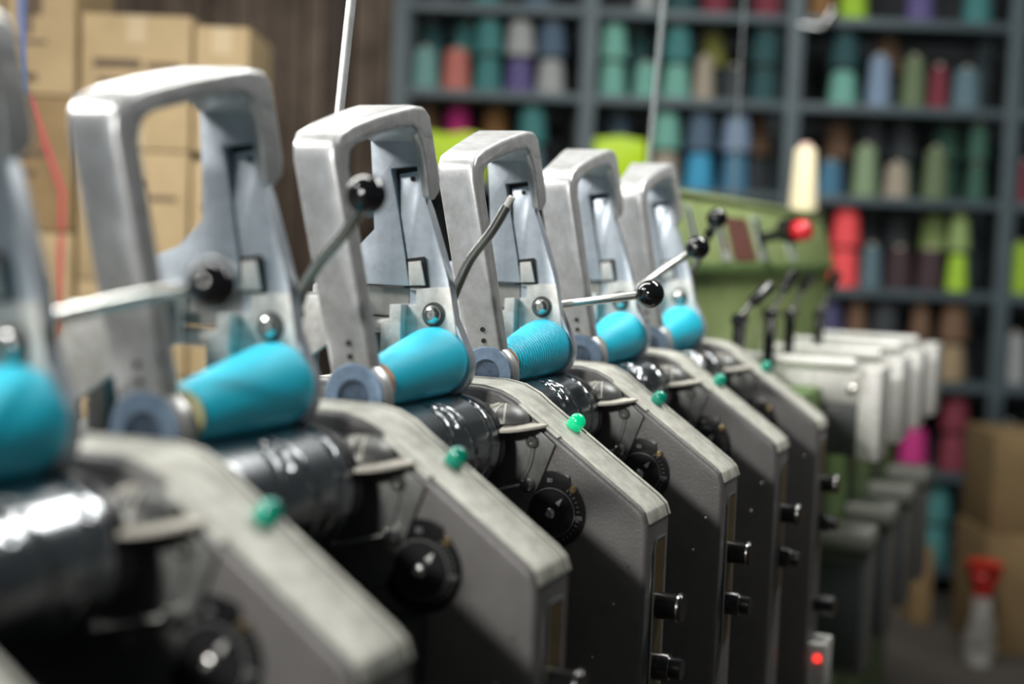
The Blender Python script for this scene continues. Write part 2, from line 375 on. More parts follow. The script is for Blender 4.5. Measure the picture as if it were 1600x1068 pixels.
def build_drum(root):
    def drum(bm):
        nu, nv = 120, 64; y0, y1 = .064, .247
        rings = []
        for j in range(nv+1):
            t = j/nv; y = y0+(y1-y0)*t; ring = []
            for i in range(nu):
                a = 2*math.pi*i/nu; r = DR
                for sgn in (1, -1):
                    ph = (a - sgn*2*math.pi*1.25*abs(t*2-1) - (.8 if sgn > 0 else 2.4)) % (2*math.pi)
                    dd = min(ph, 2*math.pi-ph)
                    if dd < .20: r -= .006*(1-(dd/.20)**2)
                if j in (0, nv): r -= .003
                ring.append(bm.verts.new((DRUM[0]+r*math.cos(a), y, DRUM[1]+r*math.sin(a))))
            rings.append(ring)
        fs = []
        for a, b in zip(rings, rings[1:]):
            for i in range(nu): fs.append(bm.faces.new((a[i], a[(i+1) % nu], b[(i+1) % nu], b[i])))
        fs.append(bm.faces.new(rings[0])); fs.append(bm.faces.new(rings[-1]))
        bmesh.ops.recalc_face_normals(bm, faces=fs)
    d = obj('winding_drum', drum, DSTEEL, root, smooth=60)
    obj('drum_flange', lambda bm: cyl(bm, (DRUM[0], .247, DRUM[1]), (DRUM[0], .263, DRUM[1]), .0535, 48, .002), mat('black_flange', (.02, .02, .022), .3, .35), d)
    obj('drum_shaft', lambda bm: cyl(bm, (DRUM[0], .058, DRUM[1]), (DRUM[0], .288, DRUM[1]), .012, 16), STEEL, d)
    # thread guards: a half dome with a pointed lip, one on each neighbouring housing
    def lens(bm, yb, sg, depth, x0, x1, z, drop):
        top = []; bot = []; n = 14
        rows = []
        for i in range(n+1):
            t = i/n; x = x0+(x1-x0)*t; w = math.sin(math.pi*min(t*.9+.1, 1))**.8 if t < 1 else 0
            rows.append([(x, yb, z), (x, yb+sg*depth*.5*w, z-drop*.3*w), (x, yb+sg*depth*w, z-drop*w)])
        T = [[bm.verts.new((a, b, c)) for a, b, c in r] for r in rows]; B = [[bm.verts.new((a, b, c-.0028)) for a, b, c in r] for r in rows]
        fs = []
        for i in range(n):
            for q in range(2):
                fs.append(bm.faces.new((T[i][q], T[i][q+1], T[i+1][q+1], T[i+1][q]))); fs.append(bm.faces.new((B[i][q], B[i+1][q], B[i+1][q+1], B[i][q+1])))
            for q in (0, 2): fs.append(bm.faces.new((T[i][q], T[i+1][q], B[i+1][q], B[i][q])))
        for i in (0, n): 
            for q in range(2): fs.append(bm.faces.new((T[i][q], T[i][q+1], B[i][q+1], B[i][q])))
        bmesh.ops.recalc_face_normals(bm, faces=fs)
    def dome(bm, yb, sg, c, rx, ry, rz):
        n, m_ = 14, 6; rows = []
        for j in range(m_+1):
            ph = math.pi/2*j/m_
            rows.append([bm.verts.new((c[0]-rx*math.cos(math.pi*i/n)*math.cos(ph), yb+sg*ry*math.sin(math.pi*i/n)*math.cos(ph), c[1]+rz*math.sin(ph))) for i in range(n+1)])
        fs = []
        for a, b in zip(rows, rows[1:]):
            for i in range(n): fs.append(bm.faces.new((a[i], a[i+1], b[i+1], b[i])))
        bmesh.ops.remove_doubles(bm, verts=bm.verts[:], dist=1e-5)
        bmesh.ops.recalc_face_normals(bm, faces=bm.faces[:])
    for yb, sg, dp, x0, x1 in ((.2905, -1, .042, -.645, -.560), (.0575, 1, .030, -.640, -.572)):
        g = obj('thread_guard', lambda bm: lens(bm, yb, sg, dp, x0, x1, 1.0525, .006), DUST, root, smooth=50)
        xm = (x0+x1)/2-.008
        obj('guard_dome', lambda bm: dome(bm, yb, sg, (xm, 1.052), .030, dp*.75, .020), BRKT, g, smooth=60)
        if sg < 0:
            for a in (35, 60, 85, 110):
                ca, sa = math.cos(math.radians(a)), math.sin(math.radians(a))
                obj('dome_rib', lambda bm: tube(bm, [(xm-.0305*ca*math.cos(p), yb-dp*.76*sa*math.cos(p), 1.052+.0202*math.sin(p)) for p in np.linspace(.05, 1.3, 6)], .0011, 6), DUST, g)
    obj('body_panel', lambda bm: box(bm, -.86, -.545, .0575, .2945, .30, .915, .006), DARK, root)
    obj('rear_cover', lambda bm: box(bm, -.86, -.715, .0575, .2835, .915, 1.075, .008), DARK, root)
def tx(z): return -.15*(z-1.105)         # the cradle leans back
def build_cradle(root):
    out = [(-.008, 1.112), (-.022, 1.20), (-.041, 1.316), (-.039, 1.332), (-.028, 1.344), (.000, 1.354), (.060, 1.368), (.117, 1.379), (.155, 1.386), (.182, 1.387), (.194, 1.381), (.198, 1.362), (.199, 1.350)]
    inn = [(.174, 1.350), (.163, 1.357), (.150, 1.361), (.117, 1.358), (.060, 1.347), (.010, 1.336), (-.006, 1.327), (-.012, 1.312), (.003, 1.20), (.0155, 1.112)]
    def wid(y): t = min(max((y-.02)/.13, 0), 1); return .047+.026*t
    c = obj('cradle_frame', lambda bm: prism_x(bm, out+inn, lambda y, z: -.632+tx(z)-.004*min(max((y-.02)/.08, 0), 1), lambda y, z: -.632+tx(z)-wid(y), .0058, 4), ALU, root, smooth=35)
    rim = [(.160, 1.379), (.184, 1.3855), (.1955, 1.378), (.1995, 1.352), (.2055, 1.312), (.202, 1.299), (.186, 1.289), (.173, 1.291), (.1725, 1.325), (.169, 1.345), (.160, 1.357)]
    obj('hook_rim', lambda bm: prism_x(bm, rim, lambda y, z: -.6362+tx(z), lambda y, z: -.6465+tx(z), .0028, 3), ALU, c, smooth=35)
    obj('cap_ring', lambda bm: lathe(bm, [(0, .0290), (0, .0325), (.002, .0340), (.017, .0340), (.019, .032), (.019, .0290)], (CAPC[0], -.0085, CAPC[1]), (0, 1, 0), 40), ALU, c)
    obj('end_cap', lambda bm: lathe(bm, [(-.0085, 0), (-.0085, .0155), (-.0110, .0165), (-.0120, .0175), (-.0120, .0305), (-.010, .0318), (.008, .0318), (.008, .0185), (.0150, .0165), (.0150, 0)], (CAPC[0], 0, CAPC[1]), (0, 1, 0), 40), BLUEC, c)
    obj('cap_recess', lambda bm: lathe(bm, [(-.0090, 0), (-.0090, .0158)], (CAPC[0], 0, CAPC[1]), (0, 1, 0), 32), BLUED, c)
    for hx, hz in ((-.6585, 1.147), (-.6575, 1.134)):
        obj('hole', lambda bm: lathe(bm, [(0, 0), (0, .0028), (.004, .0028), (.004, 0)], (hx, -.0092-(hz-1.112)*.166, hz), (0, 1, 0), 14), SEAM, c)
    pl = [(-.742, 1.366), (-.684, 1.372), (-.671, 1.300), (-.676, 1.292), (-.6845, 1.325), (-.715, 1.321), (-.7035, 1.272), (-.694, 1.226), (-.689, 1.197), (-.80, 1.197), (-.80, 1.215), (-.757, 1.232), (-.733, 1.256), (-.736, 1.300)]
    obj('far_plate', lambda bm: prism_y(bm, pl, .180, .198, .0012, 2), ALU2, c)
    def arm(bm):
        arc = [(-.652+.037*math.cos(a), 1.115+.037*math.sin(a)) for a in np.linspace(math.radians(30), math.radians(-210), 26)]
        pts = [(-.7105, 1.316), (-.6865, 1.320), (-.680, 1.300), (-.670, 1.278), (-.656, 1.240), (-.644, 1.205), (-.636, 1.165)]+arc+[(-.688, 1.150), (-.6885, 1.194), (-.6925, 1.224), (-.7015, 1.272)]
        prism_y(bm, pts, .1825, .2005, .001, 2, yf=lambda x, z: max(0, z-1.284)*.30)
    obj('chuck_arm', arm, ALU2, c)
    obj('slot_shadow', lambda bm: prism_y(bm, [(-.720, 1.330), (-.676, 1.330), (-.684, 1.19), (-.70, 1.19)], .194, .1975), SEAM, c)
    obj('hole', lambda bm: cyl(bm, (-.693, .1895, 1.311), (-.693, .1935, 1.311), .0026, 12), SEAM, c)
    obj('latch_recess', lambda bm: prism_y(bm, [(-.6935, 1.226), (-.6725, 1.2290), (-.6665, 1.1965), (-.6895, 1.1955)], .1818, .184), SEAM, c)
    obj('latch_block', lambda bm: prism_y(bm, [(-.6905, 1.2225), (-.6755, 1.2245), (-.6690, 1.1985), (-.6885, 1.1975)], .1795, .1835, .0008), ALU3, c)
    obj('chuck_bracket', lambda bm: prism_y(bm, [(-.690, 1.193), (-.664, 1.196), (-.641, 1.198), (-.634, 1.165), (-.630, 1.142), (-.690, 1.142), (-.690, 1.177), (-.680, 1.178), (-.680, 1.193)], .1800, .1838, .0010), ALU3, c)
    obj('bracket_step', lambda bm: prism_y(bm, [(-.704, 1.177), (-.690, 1.178), (-.690, 1.120), (-.714, 1.120), (-.714, 1.160), (-.704, 1.161)], .165, .190, .0012), ALU3, c)
    obj('bolt_washer', lambda bm: cyl(bm, (-.658, .1805, 1.168), (-.658, .1785, 1.168), .0135, 24, .0005), DARK, c)
    obj('chuck_bolt', lambda bm: lathe(bm, [(0, 0), (0, .0098), (.004, .0098), (.0062, .0085), (.0078, .0062), (.0086, .003), (.0080, .0015), (.0080, 0)], (-.658, .1785, 1.168), (0, -1, 0), 24), STEEL, c)
    obj('chuck', lambda bm: lathe(bm, [(.1740, 0), (.1740, .0115), (.1785, .0135), (.1806, .0150), (.1815, .034), (.1905, .034), (.1905, 0)], (-.655, 0, 1.117), (0, 1, 0), 36), ALU3, c)
    obj('pivot_bar', lambda bm: box(bm, -.815, -.694, .190, .205, 1.163, 1.195, .003), mat('mid_grey_cast', (.38, .38, .36), .2, .45, .2, 50), root)
    obj('pivot_shaft', lambda bm: cyl(bm, (-.80, .197, 1.152), (-.695, .197, 1.152), .009, 16, .002), ALU3, root)
    def block(bm):
        box(bm, -.80, -.745, .07, .155, 1.145, 1.187, .004)
        box(bm, -.79, -.77, .09, .13, 1.07, 1.15, .003)
    obj('pivot_block', block, BRKT, root)
    obj('rear_lever_plate', lambda bm: prism_y(bm, [(-.752, 1.187), (-.700, 1.190), (-.680, 1.172), (-.690, 1.150), (-.765, 1.098), (-.775, 1.15)], .030, .038, .0015), ALU3, root)
    obj('frame_boss', lambda bm: box(bm, -.80, -.757, .158, .189, 1.145, 1.196, .004), ALU, root)
SWING = [1.2, 1.2, 0, 0, 0, 0]
def seat(u, deg=0):
    """set the cradle between the two housings, swung by deg about its top"""
    p = Vector((CAPC[0]-UX, 0, CAPC[1])); q = Vector((-.70-UX, 0, 1.38))
    for ch in u.children:
        if ch.name.startswith('cradle_frame'):
            ch.matrix_local = Matrix.Translation(Vector((-.023, .071, -.003))+p) @ Matrix.Diagonal((1.033, .96, 1.033, 1)) @ Matrix.Translation(-p) @ Matrix.Translation(q) @ Matrix.Rotation(math.radians(deg), 4, 'Y') @ Matrix.Translation(-q)
        elif ch.name.split('.')[0] in ('pivot_bar', 'pivot_shaft', 'pivot_block', 'rear_lever_plate', 'frame_boss'):
            ch.location = (-.022, .062, 0)

ULAB = ['grey yarn winding unit at the row end farthest from the green machine, lever held level',
        'grey winding unit with steeply raised black-knobbed lever, its plain lamp unlit, beside stacked cartons',
        'grey winding unit whose raised lever has lost its black knob',
        'grey winding unit with its green lamp glowing and lever almost level',
        'grey winding unit with unlit lamp and half-raised lever, second unit from green machine',
        'grey winding unit standing last before the green machine']
proto = thing('winding_unit', (UX, 0, 0), ULAB[0], 'winding machine', 'yarn winding units in a row')
build_housing(proto); build_drum(proto); build_cradle(proto)
units = [proto]+[copy_tree(proto) for k in range(5)]
levers = [  # pixel path, plane beyond the arm, knob?
    ([(60, 499), (120, 487), (210, 467), (300, 452)], (332, 446)),
    ([(462, 490), (474, 452), (500, 408), (540, 362), (566, 318)], (573, 305)),
    ([(704, 480), (712, 455), (735, 405), (768, 362), (792, 322)], None),
    ([(855, 479), (875, 476), (940, 468), (995, 461)], (1016, 459)),
    ([(985, 462), (1003, 447), (1040, 420), (1075, 397)], (1090, 387)),
    ([(1072, 452), (1082, 425), (1100, 385), (1114, 352)], (1120, 341))]
for k, u in enumerate(units):
    u.location = (UX, YK(k), 0); u['label'] = ULAB[k]; BASE[u.name] = Vector((UX, YK(k), 0))
    seat(u, SWING[k])
    pts, kn = levers[k]
    Y = YK(k)+.2735
    w = spline([onY(p, Y) for p in pts], 6)
    lv = obj('lever', lambda bm: tube(bm, w, .0055, 14), RODM, u)
    piv = w[0]
    obj('lever_hub', lambda bm: cyl(bm, (piv[0], YK(k)+.264, piv[2]), (piv[0], YK(k)+.281, piv[2]), .0065, 20, .002), STEEL, lv)
    if kn:
        c = onY(kn, Y); dr = Vector(c)-Vector(w[-2])
        obj('lever_knob', lambda bm: (sphere(bm, c, .0182, 32)), KNOBM, lv)
        if k == 5:
            obj('lever_collar', lambda bm: lathe(bm, [(0, 0), (0, .008), (.016, .009), (.016, 0)], Vector(c)-dr.normalized()*.036, dr, 16), KNOBM, lv)
    else:
        tip = Vector(w[-1]); d = (tip-Vector(w[-3])).normalized()
        def th_(bm):
            prof = [(0, 0)]
            for i in range(12): prof += [(i*.0013, .0036), (i*.0013+.0006, .0042)]
            prof += [(.0162, .0030), (.0162, 0)]
            lathe(bm, prof, tip-d*.004, d, 12)
        obj('threaded_tip', th_, ALU3, lv)
    # indicator lamp
    lx = -.5555; lz = 1.0505
    def lamp(bm): 
        n = Vector((.572, 0, .820)); b = Vector((lx, YK(k)+.036, lz-.0085))
        lathe(bm, [(0, 0), (0, .0088), (.004, .0094), (.009, .0098), (.013, .0090), (.016, .0068), (.0182, .0035), (.0188, 0)], b, n, 24)
    il = obj('indicator_lamp', lamp, GLIT if k == 3 else GREEN, u)
    il['label'] = 'glowing green indicator lamp' if k == 3 else 'green indicator lamp'
    # the cone of thread held in the cradle
    big = (1.05, 1.03, 1.04, 1.0, 1.0, 1.0)[k]
    r_s, r_l = .0262*big, .0363*big
    p_s = Vector((-.669, .122, 0)); p_l = Vector((-.673, .227, 0))
    for p_, r_ in ((p_s, r_s), (p_l, r_l)): p_.z = DRUM[1]+math.sqrt((DR+r_+.0005)**2-(p_.x-DRUM[0])**2)
    axd = (p_l-p_s).normalized(); b0 = p_s-axd*.060+Vector((0, YK(k), 0))
    def cone(bm):
        P = [(.028, .74), (.029, .80), (.034, .86), (.045, .93), (.060, 1.0)]+[(.060+.1*t, 1+(r_l/r_s-1)*t) for t in (.15, .3, .45, .6, .75, .9)]
        P = [(t, r_s*q) for t, q in P]+[(.158, r_l*.993), (.166, r_l), (.174, r_l*.985), (.1795, r_l*.93), (.1815, r_l*.84), (.1815, .018)]
        lathe(bm, P, b0, axd, 72)
    cl = ['turquoise thread cone on the winding unit at the row end farthest from the green machine',
          'turquoise thread cone on an olive tube, on the winding unit beside the stacked cartons',
          'smooth turquoise thread cone on the winding unit with the knobless lever',
          'turquoise thread cone with loose visible windings, on the unit with the glowing lamp',
          'turquoise thread cone on the second winding unit from the green machine',
          'turquoise thread cone on the winding unit last before the green machine'][k]
    ct = thing('thread_cone', (p_l.x, YK(k)+.19, 1.08), cl, 'thread cone', 'turquoise thread cones on the winding units')
    obj('thread', cone, THREAD3 if k == 3 else THREAD, ct)
    obj('paper_tube', lambda bm: lathe(bm, [(.0228, .014), (.0228, r_s*.77), (.0240, r_s*.83), (.0262, r_s*.83), (.0275, r_s*.78), (.030, r_s*.73), (.150, .018), (.150, .014)], b0, axd, 40), TUBEY if k in (1, 4) else TUBEO, ct)

# end housing closing the row
eh = thing('end_housing', (UX, YK(6), 0), 'grey end housing of the winding row, next to the green machine', 'machine housing')
_b = BASE[eh.name].copy(); BASE[eh.name] = Vector((UX, 0, 0)); build_housing(eh); BASE[eh.name] = _b
def lamp6(bm):
    n = Vector((.572, 0, .820)); b = Vector((-.5555, YK(6)+.036, 1.042))
    lathe(bm, [(0, 0), (0, .0088), (.004, .0094), (.009, .0098), (.013, .0090), (.016, .0068), (.0182, .0035), (.0188, 0)], b, n, 24)
obj('indicator_lamp', lamp6, GREEN, eh)
# small bracket with red light low on the end housing
def low(bm): box(bm, -.4425, -.412, YK(6)-.02, YK(6)+.05, .50, .585, .004)
lo = obj('stop_box', low, ALU3, eh)
obj('red_light', lambda bm: lathe(bm, [(0, 0), (0, .006), (.004, .006), (.006, .003), (.006, 0)], (-.425, YK(6)-.020, .560), (0, -1, 0), 16), mat('red_light', (.8, .02, .02), 0, .3, emit=(1, .03, .02), estr=2.5), lo)
obj('stop_knob', lambda bm: lathe(bm, [(0, 0), (0, .014), (.012, .014), (.013, .017), (.034, .017), (.036, .015), (.036, 0)], (-.4425, YK(6)+.02, .645), (1, 0, 0), 24), BLACK, eh)

pl = obj('machine_plinth', lambda bm: box(bm, -.86, -.46, YK(0)-.05, YK(6)+.06, 0, .2995, .01), DARK, base=(-.66, 1.5, 0))
tag(pl, 'long dark plinth carrying the row of grey winding units', 'machine base')

# thin steel rods rising behind the row
for i, (pa, pb) in enumerate((((549, 0), (531, 165)), ((1037, 0), (1015, 245)), ((1163, 0), (1152, 190)))):
    a, b = onX(pa, -.89), onX(pb, -.89)
    d = (b-a)/np.linalg.norm(b-a); foot = b+d*((b[2]-0)/-d[2]) if d[2] < 0 else b
    hd = a-d*.5
    t = thing('guide_rod', tuple(foot), ['slim bright steel rod rising behind the unit with the knobless lever', 'slim grey rod rising behind the unit last before the green machine', 'thin dark wire rod rising behind the green machine'][i], 'rod', 'steel rods behind the winding row')
    rr = (.0062, .0058, .0022)[i]
    obj('rod', lambda bm: tube(bm, [tuple(hd), tuple(foot)], rr, 14), ALU if i == 0 else mat('grey_rod', (.16, .18, .185), .4, .45), t)
    obj('foot', lambda bm: cyl(bm, tuple(foot), tuple(foot+np.array([0, 0, .012])), .03, 20, .002), DARK, t)

# ------------------------------------------------------------------ the green machine beyond
gm = thing('green_machine', (-.66, 3.3, 0), 'olive green machine with panelled fascia, trays and black-gripped levers', 'machine')
YA, YB = 2.56, 4.02
obj('base_body', lambda bm: box(bm, -.85, -.52, YA, YB, 0, .985, .01), OLIVED, gm)
obj('lower_panel', lambda bm: box(bm, -.80, -.735, YA-.02, YB, .986, 1.205, .006), OLIVE, gm)
obj('ledge', lambda bm: box(bm, -.80, -.715, YA-.03, YB+.01, 1.205, 1.222, .003), OLIVED, gm)
fa = obj('fascia', lambda bm: prism_x(bm, [(YA-.06, 1.222), (YA-.06, 1.352), (YB, 1.352), (YB, 1.222)], lambda y, z: -.722-.04*(z-1.222)/.13, lambda y, z: -.80, .003, 2), OLIVE, gm)
obj('fascia_top', lambda bm: box(bm, -.81, -.755, YA-.065, YB+.005, 1.352, 1.362, .002), mat('pale_green_trim', (.42, .5, .25), 0, .45), fa)
PALEG = mat('pale_grey_plate', (.50, .55, .52), .3, .4)
MAROON = mat('maroon_plate', (.16, .07, .055), 0, .4)
def fx(z): return -.722-.04*(z-1.222)/.13
for (y0, y1, z0, z1, m, nm) in ((2.60, 2.66, 1.232, 1.335, PALEG, 'slot_plate'), (2.80, 2.87, 1.228, 1.325, PALEG, 'slot_plate'), (2.90, 3.10, 1.230, 1.32, MAROON, 'maroon_plate'), (3.13, 3.22, 1.23, 1.33, PALEG, 'slot_plate'), (3.45, 3.52, 1.23, 1.33, PALEG, 'slot_plate')):
    obj(nm, lambda bm: prism_x(bm, [(y0, z0), (y0+.01, z1), (y1-.01, z1), (y1, z0)], lambda y, z: fx(z)+.003, lambda y, z: fx(z)-.001), m, fa)
    if nm == 'slot_plate':
        obj('slot', lambda bm: prism_x(bm, [(y0+.022, z0+.02), (y0+.022, z1-.01), (y1-.022, z1-.01), (y1-.022, z0+.02)], lambda y, z: fx(z)+.0035, lambda y, z: fx(z)), BLACK, fa)
# red knob lever
rk_ = onX((1240, 360), -.66)
def redk(bm):
    c = Vector(rk_); lathe(bm, [(0, 0), (0, .016), (.012, .024), (.030, .024), (.040, .016), (.040, 0)], c, (1, -.35, 0), 20)
rl = obj('fascia_lever', lambda bm: (cyl(bm, (-.735, rk_[1]+.02, rk_[2]-.02), tuple(rk_), .012, 12), lathe(bm, [(-.03, 0), (-.03, .026), (.002, .030), (.002, 0)], Vector(rk_), (1, -.35, 0), 20)), BLACK, gm)
obj('red_knob', redk, REDP, rl)
ys2 = [2.88+.315*i for i in range(4)]
for i, Y in enumerate(ys2):
    # pale arm with end plate
    ar = obj('pale_arm', lambda bm: (box(bm, -.72, -.4485, Y-.03, Y+.05, .955, 1.018, .006)), ALU3, gm)
    obj('end_plate', lambda bm: box(bm, -.448, -.402, Y-.045, Y+.075, .845, 1.03, .008), ALU3, ar)
    obj('arm_bar', lambda bm: cyl(bm, (-.71, Y-.06, 1.035), (-.45, Y-.06, 1.035), .014, 16, .003), ALU3, ar)
    obj('under_plate', lambda bm: box(bm, -.62, -.4485, Y-.02, Y+.04, .85, .954, .004), DARK, ar)
    obj('arm_bolt', lambda bm: lathe(bm, [(0, 0), (0, .010), (.006, .009), (.008, 0)], (-.462, Y-.0305, .985), (0, -1, 0), 16), STEEL, ar)
    # tray
    ty = Y-.02
    tr = obj('tray', lambda bm: (box(bm, -.519, -.415, ty, ty+.11, .405, .655, .008)), BRKT, gm)
    obj('tray_face', lambda bm: box(bm, -.512, -.425, ty-.003, ty, .425, .635, .002), mat('tray_dark', (.07, .08, .085), .2, .35), tr)
    obj('tray_lid', lambda bm: (box(bm, -.519, -.41, ty-.012, ty+.12, .656, .70, .016)), mat('lid_grey', (.27, .27, .245), .2, .4), tr)
    # black-gripped lever
    ly = (2.66, 2.98, 3.30, 3.62)[i]
    pa = [(1140, 502), (1205, 490), (1240, 490), (1285, 490)][i]; pb = [(1174, 473), (1222, 455), (1252, 452), (1296, 452)][i]; pc = [(1203, 447), (1243, 424), (1266, 430), (1309, 428)][i]
    LX = -.62
    A, B, Cc = onX(pa, LX+.0), onX(pb, LX+.02), onX(pc, LX+.04)
    A[1] = B[1]; 
    lv = obj('machine_lever', lambda bm: tube(bm, [tuple(A), tuple(B)], .006, 10), STEEL, gm)
    obj('lever_grip', lambda bm: tube(bm, [tuple(B), tuple(B+(Cc-B)*.1), tuple(Cc)], [.008, .0115, .0115], 12), BLACK, lv)
    obj('lever_post', lambda bm: (box(bm, A[0]-.010, A[0]+.010, A[1]-.012, A[1]+.012, .9855, A[2]+.006, .003), cyl(bm, (A[0], A[1]-.02, A[2]), (A[0], A[1]+.02, A[2]), .013, 16, .003)), BLACK, lv)
# cream cone on the machine's top
cc = onX((1254, 330), -.785)
cr = thing('yarn_cone', (cc[0], cc[1], 1.3625), 'tall cream yarn cone standing on top of the green machine', 'yarn cone')
obj('yarn', lambda bm: lathe(bm, [(0, .0), (0, .036), (.004, .039), (.165, .029), (.172, .024), (.172, 0)], (cc[0], cc[1], 1.3625), (0, 0, 1), 28), mat('cream_yarn', (.80, .70, .47), 0, .8, .08, 60), cr)
obj('paper_tube', lambda bm: lathe(bm, [(.172, 0), (.172, .016), (.184, .015), (.184, .0)], (cc[0], cc[1], 1.3625), (0, 0, 1), 20), mat('pink_tube', (.75, .5, .45)), cr)

# ------------------------------------------------------------------ steel rack with yarn
D0, D1 = 5.20, 5.58
POSTS = [-.445, .240, .985, 1.785, 2.5]
LEV = [.10, .46, .795, 1.13, 1.465, 1.795, 2.105, 2.44]
rack = thing('steel_rack', rk(1.0, 5.4, 0), 'tall blue-grey steel rack filled with coloured yarn cones', 'shelf rack')
for s in POSTS:
    for D in (D0, D1):
        obj('post', lambda bm: rbox(bm, s-.028, s+.028, D, D+.035, 0, 2.75, .003), RACK, rack)
for z in LEV:
    for a, b in zip(POSTS, POSTS[1:]):
        obj('shelf_board', lambda bm: rbox(bm, a+.0285, b-.0285, D0+.004, D1+.03, z-.032, z, .003), RACK, rack)
PAL = {'teal': (.03, .25, .25), 'dark teal': (.012, .09, .10), 'pale teal': (.16, .40, .38), 'mint green': (.16, .52, .41), 'coral': (.66, .16, .12), 'purple': (.12, .09, .30),
       'grey white': (.42, .44, .44), 'slate blue': (.08, .15, .24), 'blue': (.04, .22, .38), 'brown': (.20, .10, .045), 'beige': (.45, .37, .27), 'olive yellow': (.26, .27, .03),
       'pale blue': (.22, .34, .52), 'olive green': (.16, .23, .10), 'crimson': (.25, .012, .04), 'steel blue': (.11, .22, .27), 'straw': (.33, .30, .14), 'amber': (.32, .14, .02),
       'magenta': (.55, .03, .22), 'bright blue': (.05, .33, .55), 'pale green': (.28, .42, .21), 'dark green': (.03, .13, .085), 'hot coral': (.95, .09, .10), 'orange': (.62, .13, .015),
       'dark maroon': (.06, .025, .032), 'lime green': (.36, .58, .04), 'pale lime': (.32, .47, .12), 'navy purple': (.07, .07, .20), 'tan': (.36, .25, .12), 'charcoal': (.045, .055, .065), 'pink': (.62, .22, .26)}
CONES = {}
def cone_mesh(col, shape, hmax=9):
    key = (col, shape, round(hmax, 3))
    if key not in CONES:
        bm = bmesh.new()
        rb, rtp, h = {'w': (.056, .044, .150), 'n': (.042, .030, .155), 's': (.050, .038, .125), 't': (.048, .036, .185)}[shape]
        h = min(h, hmax)
        lathe(bm, [(0, .018), (0, rb-.004), (.004, rb), (h-.008, rtp), (h, rtp-.006), (h, .016)], (0, 0, 0), (0, 0, 1), 24)
        y = mesh('yarn', bm, mat('yarn '+col, PAL[col], 0, .75, .12, 60, .4, 200))
        bm = bmesh.new(); lathe(bm, [(.0, .016), (h+.012, .014), (h+.012, .011), (.0, .013)], (0, 0, 0), (0, 0, 1), 16)
        t = mesh('paper_tube', bm, mat('shelf_tube', (.45, .40, .32), 0, .7)); CONES[key] = (y, t, h, rb)
    return CONES[key]
PAL = {k_: tuple((.80*c + .20*sum(v)/3)*.85 for c in v) if k_ not in ('hot coral', 'lime green', 'bright blue', 'magenta') else v for k_, v in PAL.items()}  # background haze put into the yarn colours: greyed and darkened, a few kept bright
BOARD = {.10: 'lowest', .46: 'second lowest', .795: 'third lowest', 1.13: 'fourth lowest', 1.465: 'fifth lowest', 1.795: 'sixth lowest', 2.105: 'second highest', 2.44: 'top'}
BAYN = ['first bay from planks', 'second bay from planks', 'third bay from planks', 'fourth bay from planks']
placed = {}; RACKED = []
def bay(s):
    for i in range(4):
        if POSTS[i] <= s < POSTS[i+1]: return i
    return 3
def put(col, shape, s, z, row=0, lie=False, up=0, hmax=9):
    y, t, h, rb = cone_mesh(col, shape, hmax)
    D = D0+.10+.15*row
    b = bay(s); s = min(max(s, POSTS[b]+.03+rb), POSTS[b+1]-.03-rb)
    bkey = (b, z, row, up)
    L = placed.setdefault(bkey, [])
    for _ in range(60):
        bad = [q for q in L if abs(q[0]-s) < q[1]+rb+.003]
        if not bad: break
        q = bad[0]; s = q[0]+(q[1]+rb+.004)*(1 if s >= q[0] else -1)
    else: return None
    if s < POSTS[b]+.029+rb or s > POSTS[b+1]-.029-rb: return None
    L.append((s, rb))
    zz = z+.0005+up
    pos = rk(s, D, zz)
    where = 'stacked over' if up else 'on'
    if row and not up: where = 'at back of'
    r = thing('yarn_cone', pos, '%s cone %s %s board, %s' % (col, where, BOARD[z], BAYN[b]), 'yarn cone', 'yarn cones on the steel rack')
    RACKED.append((r, col, b, z, row, up, s))
    for me, nm in ((y, 'yarn'), (t, 'paper_tube')):
        o = bpy.data.objects.new(nm, me); COL.objects.link(o); o.parent = r
    if lie:
        r.location = rk(s, D-.07, zz+rb); r.rotation_euler = (math.radians(-90), 0, TH)
    else: r.rotation_euler = (0, 0, random.uniform(0, 6))
    return r
def px_s(x, y): return onD((x, y), D0+.08)[0]
